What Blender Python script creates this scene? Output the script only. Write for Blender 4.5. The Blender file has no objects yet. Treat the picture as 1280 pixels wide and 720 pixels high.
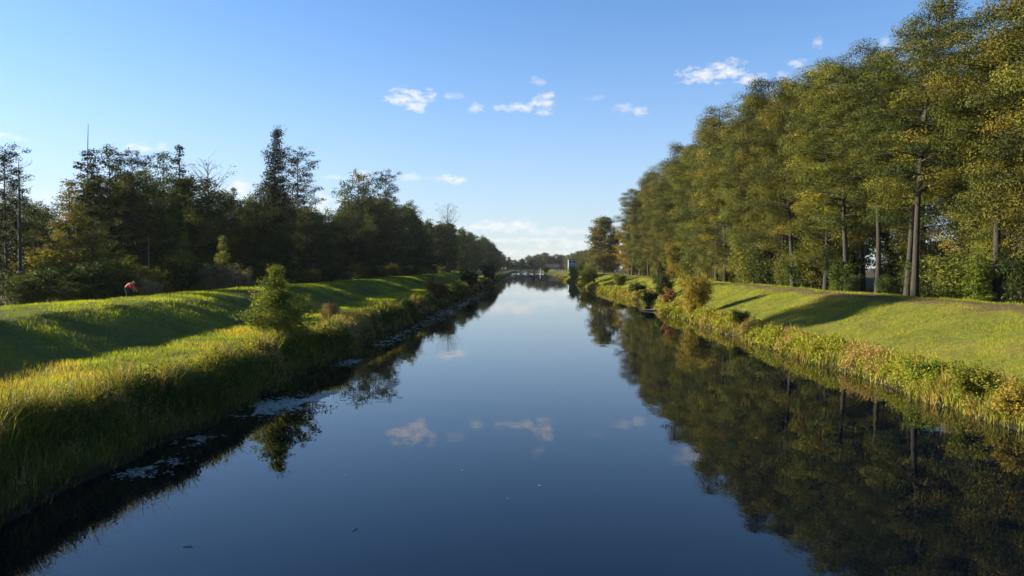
import bpy, math, random
import numpy as np
from mathutils import Vector
R = math.radians
rng = np.random.default_rng(7)
random.seed(7)
scene = bpy.context.scene
col = scene.collection
F = 950.0          # focal length in photo pixels
CAMH = 5.5         # eye height over the water
SUN_AZ, SUN_EL = 80.0, 17.0     # degrees to the left of the canal direction (+Y), elevation

# ------------------------------------------------------------------ helpers
def tag(o, label=None, cat=None, group=None, kind=None):
    if label: o['label'] = label
    if cat: o['category'] = cat
    if group: o['group'] = group
    if kind: o['kind'] = kind
    return o

def empty(name, loc, rz=0.0, sc=1.0):
    o = bpy.data.objects.new(name, None); col.objects.link(o)
    o.empty_display_size = 0.3
    o.location = loc; o.rotation_euler = (0, 0, rz)
    o.scale = (sc, sc, sc) if not hasattr(sc, '__len__') else sc
    return o

def link(name, me, parent=None):
    o = bpy.data.objects.new(name, me); col.objects.link(o)
    if parent is not None: o.parent = parent
    return o

def np_mesh(name, verts, faces, mat, tint=None, smooth=False):
    """faces: (F,n) int array, uniform n"""
    me = bpy.data.meshes.new(name)
    V = np.ascontiguousarray(verts, dtype=np.float32); Fc = np.ascontiguousarray(faces, dtype=np.int32)
    nf, n = Fc.shape
    me.vertices.add(len(V)); me.vertices.foreach_set('co', V.ravel())
    me.loops.add(nf*n); me.loops.foreach_set('vertex_index', Fc.ravel())
    me.polygons.add(nf)
    me.polygons.foreach_set('loop_start', np.arange(0, nf*n, n, dtype=np.int32))
    me.polygons.foreach_set('use_smooth', np.full(nf, smooth, dtype=bool))
    me.update(calc_edges=True)
    if tint is not None:
        a = me.attributes.new('tint', 'FLOAT', 'FACE')
        a.data.foreach_set('value', np.ascontiguousarray(tint, dtype=np.float32))
    if mat: me.materials.append(mat)
    return me

_perm = np.random.default_rng(3).random((256, 256))
def vnoise(x, y):
    xi = np.floor(x).astype(int); yi = np.floor(y).astype(int)
    fx = x-xi; fy = y-yi
    fx = fx*fx*(3-2*fx); fy = fy*fy*(3-2*fy)
    g = lambda a, b: _perm[a & 255, b & 255]
    return (g(xi,yi)*(1-fx)+g(xi+1,yi)*fx)*(1-fy)+(g(xi,yi+1)*(1-fx)+g(xi+1,yi+1)*fx)*fy

def fbm(x, y, o=3):
    s = 0; a = 1; t = 0
    for k in range(o):
        s = s+a*vnoise(x*2**k+17*k, y*2**k+31*k); t += a; a *= .5
    return s/t

def basis(d):
    d = d/np.linalg.norm(d)
    a = np.array([0, 0, 1.]) if abs(d[2]) < .9 else np.array([1., 0, 0])
    u = np.cross(d, a); u /= np.linalg.norm(u)
    return u, np.cross(d, u)

class Tubes:
    def __init__(s): s.V = []; s.F = []; s.n = 0
    def add(s, pts, rad, sides=6):
        pts = np.asarray(pts, float); m = len(pts)
        ang = np.linspace(0, 2*np.pi, sides, endpoint=False)
        rings = []
        for i in range(m):
            d = pts[min(i+1, m-1)]-pts[max(i-1, 0)]
            if i == 0: u, v = basis(d)
            else:
                dn = d/np.linalg.norm(d); u = u-dn*np.dot(u, dn); u /= np.linalg.norm(u)+1e-9; v = np.cross(dn, u)
            rings.append(pts[i]+rad[i]*(np.cos(ang)[:, None]*u+np.sin(ang)[:, None]*v))
        s.V.append(np.concatenate(rings))
        j = np.arange(sides); k = (j+1) % sides
        for i in range(m-1):
            a = s.n+i*sides; b = a+sides
            s.F.append(np.stack([a+j, a+k, b+k, b+j], 1))
        s.n += m*sides
    def mesh(s, name, mat):
        return np_mesh(name, np.concatenate(s.V), np.concatenate(s.F), mat, smooth=True)

# ------------------------------------------------------------------ node helpers
def newmat(name):
    m = bpy.data.materials.new(name); m.use_nodes = True
    nt = m.node_tree; nt.nodes.clear()
    out = nt.nodes.new('ShaderNodeOutputMaterial')
    return m, nt, out
def nd(nt, t, **k):
    n = nt.nodes.new(t)
    for a, b in k.items(): setattr(n, a, b)
    return n
def ramp(nt, stops, fac):
    r = nd(nt, 'ShaderNodeValToRGB')
    e = r.color_ramp.elements
    while len(e) < len(stops): e.new(0.5)
    for i, (p, c) in enumerate(stops):
        e[i].position = p; e[i].color = (*c, 1) if len(c) == 3 else c
    nt.links.new(fac, r.inputs['Fac'])
    return r.outputs['Color']
def math_(nt, op, a, b=None, clamp=False):
    n = nd(nt, 'ShaderNodeMath', operation=op); n.use_clamp = clamp
    for i, v in enumerate((a, b)):
        if v is None: continue
        if hasattr(v, 'is_output'): nt.links.new(v, n.inputs[i])
        else: n.inputs[i].default_value = v
    return n.outputs[0]
def mixc(nt, fac, a, b, bt='MIX'):
    n = nd(nt, 'ShaderNodeMix', data_type='RGBA', blend_type=bt)
    for s, v in ((0, fac), (6, a), (7, b)):
        if hasattr(v, 'is_output'): nt.links.new(v, n.inputs[s])
        else: n.inputs[s].default_value = v if s == 0 else (*v, 1)
    return n.outputs[2]
def noise(nt, scale, vec=None, detail=3, rough=.6):
    n = nd(nt, 'ShaderNodeTexNoise'); n.inputs['Scale'].default_value = scale
    n.inputs['Detail'].default_value = detail; n.inputs['Roughness'].default_value = rough
    if vec is not None: nt.links.new(vec, n.inputs['Vector'])
    return n.outputs['Fac']

def leaf_mat(name, stops, trans=.35, rough=.6, vary=.25, spec=.10):
    m, nt, out = newmat(name)
    at = nd(nt, 'ShaderNodeAttribute', attribute_name='tint')
    c = ramp(nt, stops, at.outputs['Fac'])
    oi = nd(nt, 'ShaderNodeObjectInfo')
    hs = nd(nt, 'ShaderNodeHueSaturation')
    mr = nd(nt, 'ShaderNodeMapRange'); nt.links.new(oi.outputs['Random'], mr.inputs[0])
    mr.inputs[3].default_value = 1-vary; mr.inputs[4].default_value = 1+vary
    nt.links.new(mr.outputs[0], hs.inputs['Value'])
    h = math_(nt, 'FRACT', math_(nt, 'MULTIPLY', oi.outputs['Random'], 7.31))
    mr2 = nd(nt, 'ShaderNodeMapRange'); nt.links.new(h, mr2.inputs[0])
    mr2.inputs[3].default_value = .5-.022*vary/.25; mr2.inputs[4].default_value = .5+.018*vary/.25
    nt.links.new(mr2.outputs[0], hs.inputs['Hue'])
    nt.links.new(c, hs.inputs['Color'])
    p = nd(nt, 'ShaderNodeBsdfPrincipled'); nt.links.new(hs.outputs[0], p.inputs['Base Color'])
    p.inputs['Roughness'].default_value = rough; p.inputs['Specular IOR Level'].default_value = spec
    t = nd(nt, 'ShaderNodeBsdfTranslucent')
    tc = mixc(nt, 1.0, hs.outputs[0], (1.35, 1.25, .55), 'MULTIPLY')
    nt.links.new(tc, t.inputs['Color'])
    mx = nd(nt, 'ShaderNodeMixShader'); mx.inputs[0].default_value = trans
    nt.links.new(p.outputs[0], mx.inputs[1]); nt.links.new(t.outputs[0], mx.inputs[2])
    nt.links.new(mx.outputs[0], out.inputs[0])
    return m

M = {}
M['alder'] = leaf_mat('alder_leaves', [(0, (.020, .033, .009)), (.45, (.070, .078, .012)), (.8, (.155, .138, .015)), (1, (.19, .145, .018))], trans=.2)  # dark end deepened to stand in for shadow inside the crowns
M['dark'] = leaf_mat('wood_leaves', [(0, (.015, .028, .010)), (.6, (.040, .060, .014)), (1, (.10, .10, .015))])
M['conifer'] = leaf_mat('conifer_needles', [(0, (.010, .018, .009)), (1, (.026, .036, .012))], trans=.12)
M['autumn'] = leaf_mat('autumn_leaves', [(0, (.13, .10, .015)), (.5, (.22, .15, .02)), (1, (.28, .15, .025))], vary=.06)
M['bright'] = leaf_mat('bright_leaves', [(0, (.08, .12, .014)), (.6, (.16, .19, .02)), (1, (.22, .2, .03))])
M['sapling'] = leaf_mat('sapling_leaves', [(0, (.05, .085, .013)), (.6, (.12, .15, .02)), (1, (.22, .21, .03))], vary=.02)
M['golden'] = leaf_mat('golden_leaves', [(0, (.13, .11, .02)), (.6, (.25, .20, .03)), (1, (.29, .20, .04))], vary=.04)
M['pink'] = leaf_mat('seed_heads', [(0, (.12, .10, .04)), (.5, (.26, .19, .10)), (1, (.36, .25, .17))])
M['shrub'] = leaf_mat('undergrowth_leaves', [(0, (.045, .06, .012)), (.6, (.10, .11, .02)), (1, (.17, .13, .03))])
M['brown'] = leaf_mat('dry_leaves', [(0, (.09, .06, .025)), (1, (.22, .15, .05))])

def bark_mat(name, a, b):
    m, nt, out = newmat(name)
    tc = nd(nt, 'ShaderNodeTexCoord')
    mp = nd(nt, 'ShaderNodeMapping'); mp.inputs['Scale'].default_value = (5, 5, .9)
    nt.links.new(tc.outputs['Object'], mp.inputs[0])
    n = noise(nt, 2.5, mp.outputs[0], 5, .7)
    c = ramp(nt, [(.3, a), (.7, b)], n)
    p = nd(nt, 'ShaderNodeBsdfPrincipled'); nt.links.new(c, p.inputs['Base Color']); p.inputs['Roughness'].default_value = .9
    b_ = nd(nt, 'ShaderNodeBump'); b_.inputs['Distance'].default_value = .06; nt.links.new(n, b_.inputs['Height'])
    nt.links.new(b_.outputs[0], p.inputs['Normal']); nt.links.new(p.outputs[0], out.inputs[0])
    return m
M['bark'] = bark_mat('alder_bark', (.008, .007, .006), (.028, .021, .015))
M['barkdark'] = bark_mat('dark_bark', (.02, .017, .014), (.07, .055, .04))
M['barkpale'] = bark_mat('pale_bark', (.12, .11, .09), (.32, .29, .24))

def plain(name, c, rough=.7, var=.25, scale=6.0, spec=.3, metal=0):
    m, nt, out = newmat(name)
    tc = nd(nt, 'ShaderNodeTexCoord')
    n = noise(nt, scale, tc.outputs['Object'], 4)
    cc = mixc(nt, n, tuple(x*(1-var) for x in c), tuple(min(1, x*(1+var)) for x in c))
    p = nd(nt, 'ShaderNodeBsdfPrincipled'); nt.links.new(cc, p.inputs['Base Color'])
    p.inputs['Roughness'].default_value = rough; p.inputs['Specular IOR Level'].default_value = spec
    p.inputs['Metallic'].default_value = metal
    nt.links.new(p.outputs[0], out.inputs[0]); return m

# ------------------------------------------------------------------ terrain shape
def wl_left(Y):      # distance of the left waterline from the axis
    return 11.1+1.7*(fbm(Y/9.0, Y*0+3.3)-.5)+.9*(vnoise(Y/2.3, Y*0+9.1)-.5)
def wl_right(Y):
    return 16.5+1.1*(fbm(Y/7.0, Y*0+40.3)-.5)+.6*(vnoise(Y/2.1, Y*0+19.1)-.5)+2.6*np.exp(-((Y-125)/26.0)**2)-1.0*np.exp(-((Y-88)/5.0)**2)
LU = [0, 2.5, 4.4, 5.0, 5.5, 6.4, 13.4, 18.2, 20.0, 22.5, 28, 34, 60, 2000]
LZ = [-1.6, -1.5, -.5, 0, .95, 1.50, 1.62, 3.28, 3.42, 3.38, 2.5, 2.2, 2.2, 2.2]
RU = [0, 2.5, 4.2, 5.0, 6.0, 8.0, 14.6, 16.0, 19.0, 24, 30, 60, 2000]
RZ = [-1.6, -1.5, -.5, 0, .65, .95, 3.02, 3.18, 3.14, 2.6, 2.5, 2.5, 2.5]
def zground(X, Y):
    X = np.asarray(X, float); Y = np.asarray(Y, float)
    d = np.where(X < 0, (-X)-wl_left(Y)+5.0, X-wl_right(Y)+5.0)
    # far from the water's edge the dyke keeps its own straight line
    d0 = np.where(X < 0, -X-5.0, X-11.5)
    k = np.clip((d0-6)/6.0, 0, 1)
    d = d*(1-k)+d0*k
    z = np.where(X < 0, np.interp(d, LU, LZ), np.interp(d, RU, RZ))
    land = np.clip((d-5.2)/1.5, 0, 1)
    z = z+land*(.22*(fbm(X/5.0+50, Y/5.0)-.5)+.20*(fbm(X/1.3, Y/1.3+80, 2)-.5)+.25*(fbm(X/17.+5, Y/23.+9, 2)-.5))
    # far end of the reach: the canal closes with a bank
    e = np.clip((Y-806)/8.0, 0, 1)
    z = np.where(np.abs(X+0) < 400, z*(1-e)+np.maximum(z, 1.6)*e, z)
    return z
def gz(x, y): return float(zground(np.array([x]), np.array([y]))[0])

# ground sheet
xs = np.concatenate([-np.geomspace(700, 46, 36), np.arange(-45, 45.01, .3), np.geomspace(46, 700, 36)])
ys = np.concatenate([np.arange(-70, 8, 2.0), np.arange(8, 130, .4), 130+np.cumsum(np.geomspace(.5, 60, 170))])
GX, GY = np.meshgrid(xs, ys)
GZ = zground(GX, GY)
nx, ny = len(xs), len(ys)
V = np.stack([GX, GY, GZ], -1).reshape(-1, 3)
i = np.arange(nx-1)[None, :]+np.arange(ny-1)[:, None]*nx
faces = np.stack([i, i+1, i+1+nx, i+nx], -1).reshape(-1, 4)

def ground_mat():
    m, nt, out = newmat('meadow_soil')
    g = nd(nt, 'ShaderNodeNewGeometry')
    sp = nd(nt, 'ShaderNodeSeparateXYZ'); nt.links.new(g.outputs['Position'], sp.inputs[0])
    P = g.outputs['Position']
    n1 = noise(nt, .35, P, 4); n2 = noise(nt, 3.0, P, 5, .7); n3 = noise(nt, 22, P, 3, .7)
    green = ramp(nt, [(.3, (.05, .08, .014)), (.5, (.13, .14, .02)), (.7, (.22, .18, .035))], n2)
    g2 = ramp(nt, [(.35, (.08, .11, .018)), (.65, (.19, .17, .03))], n1)
    c = mixc(nt, .5, green, g2)
    dirt = ramp(nt, [(.3, (.06, .04, .022)), (.7, (.17, .115, .065))], n2)
    # worn brown patches in the turf
    wm = ramp(nt, [(.50, (0, 0, 0)), (.66, (1, 1, 1))], noise(nt, .9, P, 5, .75))
    c = mixc(nt, math_(nt, 'MULTIPLY', wm, .55), c, dirt)
    # worn track along the right crest
    xr = math_(nt, 'ABSOLUTE', math_(nt, 'SUBTRACT', sp.outputs['X'], 27.9))
    tr = nd(nt, 'ShaderNodeMapRange', interpolation_type='SMOOTHSTEP'); nt.links.new(math_(nt, 'ADD', xr, math_(nt, 'MULTIPLY', math_(nt, 'SUBTRACT', n1, .5), 3.0)), tr.inputs[0])
    tr.inputs[1].default_value = 1.0; tr.inputs[2].default_value = 2.4; tr.inputs[3].default_value = .85; tr.inputs[4].default_value = 0
    c = mixc(nt, tr.outputs[0], c, dirt)
    # leaf litter under the woods
    ax = math_(nt, 'ABSOLUTE', sp.outputs['X'])
    lt = nd(nt, 'ShaderNodeMapRange', interpolation_type='SMOOTHSTEP'); nt.links.new(math_(nt, 'ADD', ax, math_(nt, 'MULTIPLY', n1, 3.0)), lt.inputs[0])
    lt.inputs[1].default_value = 32.0; lt.inputs[2].default_value = 35.0
    c = mixc(nt, lt.outputs[0], c, mixc(nt, n2, (.03, .03, .014), (.08, .06, .03)))
    # mud at and below the waterline
    mu = nd(nt, 'ShaderNodeMapRange'); nt.links.new(sp.outputs['Z'], mu.inputs[0])
    mu.inputs[1].default_value = .15; mu.inputs[2].default_value = .6; mu.inputs[3].default_value = 1; mu.inputs[4].default_value = 0
    c = mixc(nt, mu.outputs[0], c, (.025, .022, .014))
    p = nd(nt, 'ShaderNodeBsdfPrincipled'); nt.links.new(c, p.inputs['Base Color'])
    p.inputs['Roughness'].default_value = .95; p.inputs['Specular IOR Level'].default_value = .1
    h = math_(nt, 'ADD', n2, math_(nt, 'MULTIPLY', n3, .45))
    b = nd(nt, 'ShaderNodeBump'); b.inputs['Distance'].default_value = .35; b.inputs['Strength'].default_value = .9
    nt.links.new(h, b.inputs['Height']); nt.links.new(b.outputs[0], p.inputs['Normal'])
    nt.links.new(p.outputs[0], out.inputs[0]); return m
M['ground'] = ground_mat()
tag(link('ground', np_mesh('ground', V, faces, M['ground'], smooth=True)), 'grassy dykes and banks on both sides of the canal', 'ground', kind='structure')

# water
def water_mat():
    m, nt, out = newmat('canal_water')
    g = nd(nt, 'ShaderNodeNewGeometry')
    mp = nd(nt, 'ShaderNodeMapping'); mp.inputs['Scale'].default_value = (1, .55, 1); nt.links.new(g.outputs['Position'], mp.inputs[0])
    n1 = noise(nt, 1.1, mp.outputs[0], 3, .5)
    n2 = noise(nt, .16, mp.outputs[0], 2, .5)
    n3 = noise(nt, 5.5, mp.outputs[0], 2, .5)
    wind = ramp(nt, [(.45, (.15, .15, .15)), (.62, (1, 1, 1))], noise(nt, .07, g.outputs['Position'], 2, .5))
    h = math_(nt, 'ADD', math_(nt, 'MULTIPLY', n1, .0030), math_(nt, 'MULTIPLY', n2, .006))
    h = math_(nt, 'ADD', h, math_(nt, 'MULTIPLY', math_(nt, 'MULTIPLY', n3, wind), .0011))
    b = nd(nt, 'ShaderNodeBump'); b.inputs['Distance'].default_value = 1.0; b.inputs['Strength'].default_value = 1.0
    nt.links.new(h, b.inputs['Height'])
    p = nd(nt, 'ShaderNodeBsdfPrincipled')
    p.inputs['Base Color'].default_value = (.0003, .0018, .005, 1); p.inputs['Roughness'].default_value = .006
    p.inputs['IOR'].default_value = 1.34
    nt.links.new(b.outputs[0], p.inputs['Normal']); nt.links.new(p.outputs[0], out.inputs[0]); return m
M['water'] = water_mat()
wx = np.array([-16, 0, 28.0]); wy = np.array([-70, 0, 100, 300, 908.0])
WX, WY = np.meshgrid(wx, wy)
V = np.stack([WX, WY, WX*0], -1).reshape(-1, 3)
i = np.arange(2)[None, :]+np.arange(4)[:, None]*3
tag(link('water', np_mesh('water', V, np.stack([i, i+1, i+4, i+3], -1).reshape(-1, 4), M['water'])), 'still dark blue canal water mirroring sky and trees', 'water', kind='structure')

# ------------------------------------------------------------------ trees
def leaves_mesh(name, C, size, tint, mat, rg, aspect=.62, flat=0.0, out=None):
    N = len(C)
    n = rg.normal(size=(N, 3)); n[:, 2] = n[:, 2]*(1-flat)+flat*2.0*np.sign(rg.random(N)-.15)
    n /= np.linalg.norm(n, axis=1)[:, None]
    if out is not None: n = n*.6+out; n /= np.linalg.norm(n, axis=1)[:, None]+1e-9
    a = rg.normal(size=(N, 3)); u = np.cross(n, a); u /= np.linalg.norm(u, axis=1)[:, None]; v = np.cross(n, u)
    s = (size*rg.uniform(.6, 1.3, N))[:, None]
    # leaf: four points, slightly folded along the midrib
    p0 = C-u*s*.5; p2 = C+u*s*.5
    p1 = C+v*s*.5*aspect+n*s*.10; p3 = C-v*s*.5*aspect+n*s*.10
    V = np.stack([p0, p1, p2, p3], 1).reshape(-1, 3)
    f = np.arange(N*4).reshape(N, 4)
    return np_mesh(name, V, f, mat, tint)

def make_tree(seed, H, Rc, cb=.25, prof=None, nl=60, rise=.25, clump=1.0, flatc=.55, lpc=70, leaf=.2,
              mat='alder', bark='bark', trad=.22, spacing=1.1, lean=(0, 0), inner=.35, droop=0, wob=.5,
              stems=1, tintshift=0., twig=True, bare=0.0, flatleaf=.3, top=1.0, outw=.6, shell=.5, lvar=(.14, .13, .09)):
    rg = np.random.default_rng(seed)
    T = Tubes(); C = []; TI = []; NO = []
    prof = prof or (lambda t: math.sin(min(1, (t+.08)/1.02)*math.pi)**.55)
    for st in range(stems):
        h = H*(1 if st == 0 else rg.uniform(.75, .98))
        ln = np.array([lean[0], lean[1]])+(rg.normal(size=2)*H*.06 if stems > 1 else 0)
        m = 10
        zs = np.linspace(0, 1, m)
        pt = np.zeros((m, 3)); pt[:, 2] = zs*h
        ph = rg.random(2)*6
        pt[:, 0] = ln[0]*zs**1.3+wob*.35*np.sin(zs*4+ph[0])*zs; pt[:, 1] = ln[1]*zs**1.3+wob*.35*np.sin(zs*3.3+ph[1])*zs
        rd = trad*(1.0-zs)**.8+.02
        rd[0] *= 1.35
        T.add(pt, rd*(1 if st == 0 else .7), 8)
        at = lambda t: np.array([np.interp(t, zs, pt[:, k]) for k in range(3)])
        nlim = nl if st == 0 else nl//2
        az = rg.random()*6.28
        for k in range(nlim):
            t = cb+(top-cb)*((k+rg.random())/nlim)
            tt = (t-cb)/(1-cb)
            az += 2.4+rg.normal()*.5
            L = Rc*prof(tt)*rg.uniform(.55, 1.12)
            if L < .15: L = .15
            s = at(min(t, .985)*1.0)
            dirv = np.array([math.cos(az), math.sin(az), 0])
            q = 5; lz = np.linspace(0, 1, q)
            rs = rise*rg.uniform(.5, 1.5)
            P = s+dirv*L*lz[:, None]; P[:, 2] += L*(rs*lz-droop*lz**2)
            side = np.array([-dirv[1], dirv[0], 0])
            P += side*(L*.12*rg.normal()*lz**2)[:, None]
            r0 = min(trad*.38, .03+.022*L)*(1-.5*tt)
            T.add(P, r0*(1-lz*.8), 5)
            if rg.random() < bare: 
                # twiggy bare limb
                for w in range(5):
                    f = rg.uniform(.3, 1); b0 = P[0]+(P[-1]-P[0])*f
                    e = b0+dirv*L*.25+side*rg.normal()*L*.25+np.array([0, 0, rg.uniform(.1, .5)*L])
                    T.add([b0, (b0+e)/2+rg.normal(size=3)*.05, e], [r0*.4, r0*.25, .008], 3)
                continue
            lt_ = rg.normal(0, lvar[0])
            nc = max(1, int(round(L/spacing*1.5)))
            for c in range(nc):
                f = inner+(1-inner)*(c+rg.random())/nc
                base = P[0]+dirv*L*f+np.array([0, 0, L*(rs*f-droop*f*f)])
                spread = .28*L*(1-.35*f)
                cc = base+side*rg.normal()*spread+np.array([0, 0, rg.normal()*.18*clump])
                if twig: T.add([base, cc], [r0*.35, .012], 3)
                cr = clump*rg.uniform(.6, 1.25)
                n = max(6, int(lpc*cr*cr/clump/clump*rg.uniform(.7, 1.2)))
                d = rg.normal(size=(n, 3)); d /= np.linalg.norm(d, axis=1)[:, None]
                rr = cr*rg.random(n)**shell
                pts = cc+d*rr[:, None]*np.array([1, 1, flatc])
                # a ragged clump: drop leaves where a noise is low
                C.append(pts); NO.append(d*np.array([1, 1, 1.2])+np.array([0, 0, .25]))
                TI.append(np.clip(lt_+rg.normal(.42+tintshift, lvar[1])+rg.normal(0, lvar[2], n), 0, 1))
    tm = T.mesh('trunk', M[bark])
    lm = leaves_mesh('crown', np.concatenate(C), leaf, np.concatenate(TI), M[mat], rg, flat=flatleaf, out=np.concatenate(NO)*outw) if C else None
    return tm, lm, H

cone = lambda t: max(.05, (1-t))**.85
ogive = lambda t: max(.05, 1-t**1.6)**.8*min(1, .55+t*2.5)
oval = lambda t: max(.03, math.sin(min(1., (t+.10)/1.10)*math.pi))**.6
column = lambda t: (min(1, .5+t*3)*max(.05, 1-t**3)**.7)
dome = lambda t: (.55+.45*t/.35 if t < .35 else max(.12, 1-((t-.35)/.68)**2)**.5)
layered = lambda t: (oval(t))*(.8+.3*math.sin(t*25))

PR = {}
# tall alders of the right wood (six different crowns)
for k in range(6):
    rr = random.Random(100+k)
    PR['alder%d' % k] = make_tree(100+k, 25.0, rr.uniform(4.7, 5.6), cb=[.10, .18, .08, .20, .14, .24][k], prof=[oval, dome, dome, oval, dome, oval][k],
        nl=102, rise=.28, clump=1.45, flatc=.5, lpc=390, leaf=.155, outw=1.2, shell=.30, lvar=(.14, .12, .035), trad=.26, spacing=2.7, lean=(rr.uniform(-1.8, .8), rr.uniform(-1.4, 1.4)), wob=1.7, inner=.42,
        stems=[1, 2, 1, 1, 2, 1][k], droop=.12)
# sparse lower-trunk versions
for k in range(2):
    PR['pinealder%d' % k] = make_tree(140+k, 25.0, 5.6, cb=[.28, .34][k], prof=[dome, oval][k], nl=74, rise=.12, clump=1.4, flatc=.45, lpc=380, leaf=.15, outw=1.2, shell=.30, lvar=(.14, .12, .035), trad=.26, wob=2.0, lean=([-1.5, .9][k], [.8, -1.2][k]),
        spacing=2.5, inner=.4, droop=.05)
# wood on the left
for k in range(4):
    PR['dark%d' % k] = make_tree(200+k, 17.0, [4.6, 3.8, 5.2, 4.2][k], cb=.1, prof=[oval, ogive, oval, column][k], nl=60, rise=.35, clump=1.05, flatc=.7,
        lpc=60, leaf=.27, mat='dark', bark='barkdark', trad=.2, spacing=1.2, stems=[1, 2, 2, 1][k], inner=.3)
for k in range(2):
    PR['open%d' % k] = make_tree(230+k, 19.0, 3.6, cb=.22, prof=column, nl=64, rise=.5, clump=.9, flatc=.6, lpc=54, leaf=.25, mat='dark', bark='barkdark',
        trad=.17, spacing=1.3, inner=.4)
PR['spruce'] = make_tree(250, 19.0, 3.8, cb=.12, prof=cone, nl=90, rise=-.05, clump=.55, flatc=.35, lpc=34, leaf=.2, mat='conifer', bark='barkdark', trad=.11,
        spacing=.7, inner=.2, droop=.15, wob=.7, top=.86)
PR['spruce_full'] = make_tree(251, 17.0, 2.9, cb=.06, prof=cone, nl=110, rise=-.05, clump=.55, flatc=.4, lpc=34, leaf=.2, mat='conifer', bark='barkdark', trad=.2,
        spacing=.7, inner=.2, droop=.15, wob=.1)
PR['ivy'] = make_tree(260, 24.0, 7.2, cb=.03, prof=lambda t: max(.05, (1-t))**1.05*(.85+.25*math.sin(t*17))+.03, nl=150, rise=.45, clump=.95, flatc=.7, lpc=62, leaf=.25, mat='conifer', bark='barkdark',
        trad=.25, spacing=1.0, lean=(1.6, .3), inner=.12)
PR['airy'] = make_tree(261, 22.0, 3.8, cb=.16, prof=lambda t: .55+.45*oval(t) if t < .93 else .4, nl=92, rise=.45, clump=.8, flatc=.6, lpc=60, leaf=.22, mat='conifer', bark='barkdark',
        trad=.2, spacing=1.3, inner=.35)
PR['round'] = make_tree(265, 20.0, 5.0, cb=.05, prof=oval, nl=80, rise=.35, clump=1.4, flatc=.7, lpc=80, leaf=.42, trad=.3, spacing=1.3, twig=False, tintshift=.08, outw=1.1)
PR['highpine'] = make_tree(266, 30.0, 4.2, cb=.80, prof=oval, nl=46, rise=.25, clump=1.2, flatc=.5, lpc=60, leaf=.3, mat='conifer', trad=.3)  # crown held high so its added shadow clears the left berm
PR['twiggy'] = make_tree(262, 17.0, 3.6, cb=.3, prof=oval, nl=60, rise=1.0, clump=.6, flatc=.7, lpc=10, leaf=.18, mat='dark', bark='barkdark', trad=.16,
        spacing=1.6, inner=.5, bare=.55)
PR['snag'] = make_tree(263, 15.0, 1.6, cb=.55, prof=lambda t: .6+.4*t, nl=15, rise=.25, bare=1.0, bark='barkdark', trad=.22, wob=.1, top=.99)
PR['pole'] = make_tree(264, 14.0, 1.2, cb=.6, prof=oval, nl=12, rise=.6, bare=.6, lpc=12, clump=.5, mat='dark', bark='barkpale', trad=.15, wob=.2)
PR['autumn'] = make_tree(270, 16.0, 3.8, cb=.08, prof=oval, nl=60, rise=.35, clump=1.0, flatc=.6, lpc=58, leaf=.28, mat='autumn', trad=.18, spacing=1.2)
PR['rust'] = make_tree(271, 15.0, 3.2, cb=.15, prof=ogive, nl=50, rise=.5, clump=.8, flatc=.6, lpc=44, leaf=.25, mat='shrub', bark='barkdark', trad=.16, spacing=1.2, tintshift=.3)
PR['young'] = make_tree(272, 6.5, 1.7, cb=.03, prof=cone, nl=46, rise=.5, clump=.5, flatc=.7, lpc=46, leaf=.17, mat='bright', bark='barkdark', trad=.07, spacing=.6, inner=.15)
for k in range(3):
    PR['shrub%d' % k] = make_tree(300+k, 3.6, 1.9, cb=.02, prof=oval, nl=16, rise=.7, clump=.65, flatc=.75, lpc=60, leaf=.2, mat=['shrub', 'shrub', 'dark'][k], bark='barkdark',
        trad=.05, spacing=.7, stems=3, inner=.2)
# lighter versions for the far reach of the canal
for k in range(3):
    PR['farright%d' % k] = make_tree(400+k, 24.0, 5.2, cb=.12, prof=[oval, ogive, column][k], nl=60, rise=.25, clump=1.6, flatc=.6, lpc=62, leaf=.50, trad=.3, spacing=1.8, twig=False)
    PR['farleft%d' % k] = make_tree(420+k, 22.0, 5.0, cb=.06, prof=[oval, ogive, column][k], nl=60, rise=.3, clump=1.6, flatc=.65, lpc=62, leaf=.50, mat='dark', bark='barkdark', trad=.28, spacing=1.8, twig=False)

def plant_tree(proto, x, y, h, label, group=None, cat='tree', name='tree', rz=None, wide=1.0, z=None, crown='crown'):
    tm, lm, H0 = PR[proto]
    s = h/H0
    o = empty(name, (x, y, (gz(x, y) if z is None else z)-.1), random.uniform(0, 6.28) if rz is None else rz, (s*wide, s*wide, s))
    tag(o, label, cat, group)
    link('trunk' if cat == 'tree' else 'stem', tm, o)
    if lm is not None: link(crown if cat == 'tree' else 'foliage', lm, o)
    return o

def at(px, X):                       # depth on the line X where the photo shows something at column px
    return F*X/(px-655.0)
def top(py, y): return CAMH+(334.0-py)*y/F      # world height of a photo row at depth y

ORD = ['first', 'second', 'third', 'fourth', 'fifth', 'sixth', 'seventh', 'eighth', 'ninth', 'tenth', 'eleventh', 'twelfth', 'thirteenth', 'fourteenth',
       'fifteenth', 'sixteenth', 'seventeenth', 'eighteenth', 'nineteenth', 'twentieth', 'twenty-first', 'twenty-second', 'twenty-third', 'twenty-fourth',
       'twenty-fifth', 'twenty-sixth', 'twenty-seventh', 'twenty-eighth', 'twenty-ninth', 'thirtieth']

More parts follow.
